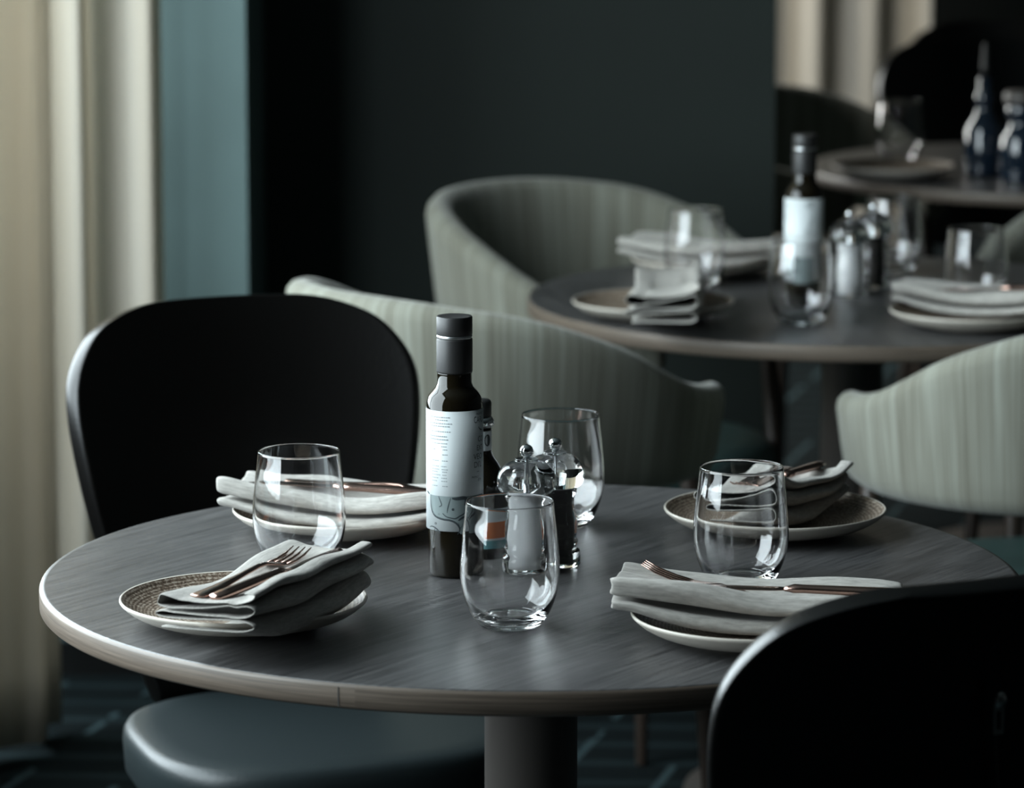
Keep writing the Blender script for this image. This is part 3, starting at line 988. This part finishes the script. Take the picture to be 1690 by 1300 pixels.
# ------------------------------------------------------------------ napkins
SURF = {}
def napkin(A, B, label, seed=0, W=.086, flip=1, sec=None, end_droop=(.0, .0), taper=(1, 1), hs=(1, 1), tip=None):
    """folded linen: A, B = middle of the two short ends (world xy)"""
    A, B = Vector(A[:2]), Vector(B[:2])
    c = (A + B) / 2; d = B - A; L = d.length; yaw = atan2(d.y, d.x)
    rnd = random.Random(seed)
    # cross-section in (across -1..1, mm height): S-folded layers, puffed at the folds, top layer sagging
    sec_closed = sec is None
    sec = sec or [(-.55, 1.5), (0, 1.2), (.6, 1.5), (.90, 2.2), (1.0, 6), (.90, 9.6), (.5, 8.2), (0, 7.6), (-.55, 7.8), (-.88, 8.2), (-1.0, 12), (-.90, 15.8), (-.5, 14.2), (0, 13.5),
                  (.55, 14.2), (.90, 15.0), (1.03, 20), (.98, 26.5), (.84, 28.5), (.62, 25.0), (.3, 21.0), (0, 19.6), (-.35, 20.0), (-.66, 23.0), (-.90, 27.0), (-1.02, 26.0), (-1.04, 21.5)]
    sp = spline(sec, 4)
    ns = len(sp); NL = 44
    ph = [rnd.uniform(0, 6.28) for _ in range(8)]
    # arc length across for the weave
    arc = [0]
    for a, b in zip(sp, sp[1:]):
        arc.append(arc[-1] + sqrt(((a[0] - b[0]) * W / 2) ** 2 + ((a[1] - b[1]) / 1000) ** 2))
    def bz(x):
        q = min(1.25, abs(x) / .105)
        return .0092 + .0168 * q ** 2.2 if q <= 1 else .0260 + .002 * (q - 1) * 4
    def fn(i, j):
        u = j / (NL - 1); x = (u - .5) * L
        q, h = sp[i]; h = h / 1000 * (hs[0] + (hs[1] - hs[0]) * u)
        if sec_closed and abs(q) > .45:
            ee = min(u, 1 - u) / .025
            if ee < 1:
                k_ = .78 + .22 * sqrt(max(0, 1 - (1 - ee) ** 2))
                cc = (.0058 if h < .0135 * hs[0] else .0225) * (hs[0] + (hs[1] - hs[0]) * u)
                h = cc + (h - cc) * k_
        hf = min(1, h / .024)
        wob = 1 + .035 * sin(u * 5 + ph[0]) + .02 * sin(u * 11 + ph[1] + h * 200)
        tp = taper[0] + (taper[1] - taper[0]) * u
        y = flip * q * W / 2 * wob * tp + .0035 * sin(u * 4.2 + ph[2]) * (h / .03) + .0018 * sin(u * 9 + ph[3] + h * 300)
        # ends of the layers are not flush
        x2 = x + (.0008 * sin(h * 300 + ph[4]) + .004 * sin(q * 1.6 + ph[5])) * (1 if u > .5 else -1) * abs(2 * u - 1) ** 3
        puff = 1 + .09 * sin(u * 6.5 + ph[6] + q * 1.4) * hf + .045 * sin(u * 13 + ph[7]) * hf
        base = bz(x) * (1 - .55 * hf) + .021 * .55 * hf
        z = base + h * (puff if abs(q) > .55 else 1 + (puff - 1) * .3)
        dr = end_droop[0] * max(0, 1 - u * 3) ** 2 + end_droop[1] * max(0, u * 3 - 2) ** 2
        z -= dr
        if tip:
            z += tip(u, q, h)
        return (x2, y, max(z, .0012))
    name = 'napkin'
    SURF[label] = [fn(i, j) for j in range(NL) for i in range(ns)]
    o = grid(name, fn, ns, NL, M['linen'], None, uvfn=lambda i, j: (j / (NL - 1) * L, arc[i]))
    so = o.modifiers.new('s', 'SOLIDIFY'); so.thickness = .0016; so.offset = 0
    ss = o.modifiers.new('u', 'SUBSURF'); ss.levels = 1; ss.render_levels = 1
    o.location = (c.x, c.y, TZ); o.rotation_euler = (0, 0, yaw)
    tag(o, label, 'napkin', None)
    return label, c, yaw, L

NZ = TZ + .030
SEC_OPEN = [(.78, 45), (1.0, 44), (1.03, 40), (.8, 36), (.3, 31.5), (-.3, 30), (-.8, 33), (-1.03, 33), (-1.08, 27), (-.95, 23), (-.5, 23), (0, 25), (.5, 29.5), (.85, 32.5),
            (1.06, 27), (.92, 20), (.5, 18), (0, 17.6), (-.5, 18), (-.85, 18.5), (-1.04, 15), (-.9, 12), (-.4, 12.2), (.3, 14), (.8, 15.5), (1.04, 9), (.87, 3), (.4, 1.8), (-.3, 1.6), (-.9, 1.6)]
A1 = at(334, 1054, TZ + .026); B1 = A1 + Vector((cos(radians(63.5)), sin(radians(63.5)), 0)) * .232
n1 = napkin(A1, B1, 'grey linen napkin with bare fork and knife, front left plate', 1, flip=-1, sec=SEC_OPEN, hs=(1.0, 1.0), end_droop=(0, 0),
            tip=lambda u, q, h: .0055 * (1 - u) + .009 * u * min(1, h / .02))
n2 = napkin(at(385, 822, NZ), at(755, 842, NZ), 'long grey linen napkin lying behind the left glass', 5, flip=-1, W=.080, hs=(1.15, 1.0))
n3 = napkin(at(1224, 854, NZ), at(1322, 797, NZ), 'grey linen napkin with folded end seen through the right glass', 9, flip=-1, sec=SEC_OPEN, hs=(1.05, .72), W=.080, taper=(1, 1.2))
n4 = napkin(at(1020, 990, NZ), at(1480, 1010, NZ), 'grey linen napkin with copper knife and upright fork tines, front right', 14, flip=-1, W=.078, hs=(1.35, .95))
n5 = napkin(at(1090, 533, NZ), at(1112, 466, NZ), 'blurred rolled napkin end-on on the left plate of the second table', 21, W=.088, flip=-1, sec=SEC_OPEN, hs=(1.35, .9))
n6 = napkin(at(1480, 487, NZ), at(1760, 500, NZ), 'blurred napkin with copper knife on the second table, right side', 25, flip=-1)
n7 = napkin(at(1035, 410, NZ), at(1290, 420, NZ), 'blurred long napkin on the far side of the second table', 31, flip=-1)

# ------------------------------------------------------------------ cutlery
def flat(pts, sec_n=12):
    return [(Vector(p), (0, 1, 0), (0, 0, 1), a, b) for p, a, b in pts]
def make_fork():
    V, Fc = [], []
    def sweep(st, n=12):
        k = len(V)
        for p, s, u, sa, sb in st:
            for i in range(n):
                a = 2 * pi * i / n
                c, s_ = cos(a), sin(a)
                V.append(tuple(Vector(p) + Vector(s) * sa * (abs(c) ** .8) * (1 if c > 0 else -1) + Vector(u) * sb * s_))
        for j in range(len(st) - 1):
            for i in range(n):
                i2 = (i + 1) % n
                Fc.append((k + j * n + i, k + j * n + i2, k + (j + 1) * n + i2, k + (j + 1) * n + i))
        Fc.append(tuple(range(k, k + n))); Fc.append(tuple(range(k + (len(st) - 1) * n, k + len(st) * n)))
    h = [((-.098, 0, .0030), .003, .0010), ((-.096, 0, .0028), .0075, .0016), ((-.085, 0, .0024), .0090, .0018), ((-.06, 0, .0026), .0072, .0018), ((-.02, 0, .0045), .0040, .0018),
         ((.01, 0, .0062), .0032, .0019), ((.024, 0, .0062), .0034, .0018), ((.034, 0, .0042), .0078, .0013), ((.043, 0, .0022), .0112, .0010), ((.050, 0, .0014), .0118, .0009), ((.054, 0, .0012), .0118, .0008)]
    sweep(flat(h))
    for k in range(4):
        y0 = -.0096 + k * .0064
        sweep([(Vector((.050, y0, .0013)), (0, 1, 0), (0, 0, 1), .0021, .0009), (Vector((.066, y0, .0016)), (0, 1, 0), (0, 0, 1), .0017, .0009),
               (Vector((.082, y0 * .97, .0034)), (0, 1, 0), (0, 0, 1), .0014, .0009), (Vector((.096, y0 * .95, .0070)), (0, 1, 0), (0, 0, 1), .0006, .0005)], 8)
    return fix_normals(mk('fork', V, Fc, M['copper']))
def make_knife():
    t = thing('table_knife', (0, 0, 0), 0, '', 'knife')
    # handle
    st = [((-.108, 0, .004), .004, .002), ((-.106, 0, .004), .0072, .0034), ((-.09, 0, .004), .0085, .0042), ((-.05, 0, .0042), .0072, .0042), ((-.012, 0, .0045), .0056, .0040), ((-.004, 0, .0045), .0070, .0042), ((.0, 0, .0042), .0040, .0030), ((.004, 0, .0040), .0050, .0022)]
    ring_path('handle', flat(st), CIRC, M['copper'], t)
    bl = [((.003, -.001, .0038), .0052, .0012), ((.012, -.0015, .0036), .0088, .0011), ((.04, -.001, .0034), .0095, .0010), ((.07, -.0005, .0033), .0098, .0009), ((.088, .001, .0032), .0085, .0008), ((.098, .004, .0032), .0052, .0007), ((.104, .0075, .0032), .0012, .0005)]
    b = ring_path('blade', flat(bl), CIRC, M['copper'], t)
    return t
fork = make_fork(); fork.data.transform(Matrix.Scale(1.01, 4)); tag(fork, '', 'fork')
knife = make_knife()
for ch in kids(knife):
    ch.data.transform(Matrix.Scale(.99, 4))
def lay(o, n, dx, dy, yaw_off, label, first=False, up=0, roll=0, pitch=None, rev=False):
    _, c, yaw, L = n
    p = Vector((c.x, c.y)) + Matrix.Rotation(yaw, 2) @ Vector((dx, dy))
    if not first:
        o = dup(o, (0, 0, 0), 0, label)
    o['label'] = label
    # rest it on the cloth: highest cloth under a narrow strip along the piece, two supports
    a = yaw_off + (pi if rev else 0)
    ax = Vector((cos(a), sin(a)))
    pts = []
    for x, y, z in SURF[n[0]]:
        d = Vector((x - dx, y - dy))
        s, q = d.dot(ax), d.x * -ax.y + d.y * ax.x
        if abs(q) < .0065 and -.095 < s < .09:
            pts.append((s, z))
    lo = max([z for s, z in pts if s < -.03] or [.04]); hi = max([z for s, z in pts if s > .03] or [.04])
    sl = atan2(hi - lo, .13)
    z0 = max(z - s * math.tan(sl) for s, z in pts) if pts else .04
    if pitch is None:
        o.rotation_euler = (roll, -sl, yaw + a)
        o.location = (p.x, p.y, TZ + z0 + .0002 + up)
    else:
        o.location = (p.x, p.y, TZ + .0405 + up)
        o.rotation_euler = (roll, pitch, yaw + a)
    return o
lay(fork, n1, -.006, .015, .03, 'dark copper fork with four tines lying on the front left napkin', first=True)
lay(knife, n1, .002, -.013, -.07, 'copper table knife beside the fork on the front left napkin', first=True)
lay(knife, n2, .0, -.008, .02, 'copper knife in the fold of the long napkin behind the left glass', rev=True)
lay(fork, n2, .03, .014, -.02, 'copper fork in the long napkin beside the oil bottle')
lay(fork, n3, .0, .010, .06, 'dark fork in the folded napkin behind the right glass', rev=True)
lay(knife, n3, .005, -.014, -.03, 'dark knife in the folded napkin behind the right glass', rev=True)
lay(fork, n4, -.012, .010, -.06, 'copper fork whose tines rise from the front right napkin', rev=True, pitch=radians(-13), up=-.007)
lay(knife, n4, .03, -.006, .0, 'copper knife with bright handle on the front right napkin', rev=True)
lay(knife, n6, .03, .004, .0, 'blurred copper knife on the right napkin of the second table', rev=True)
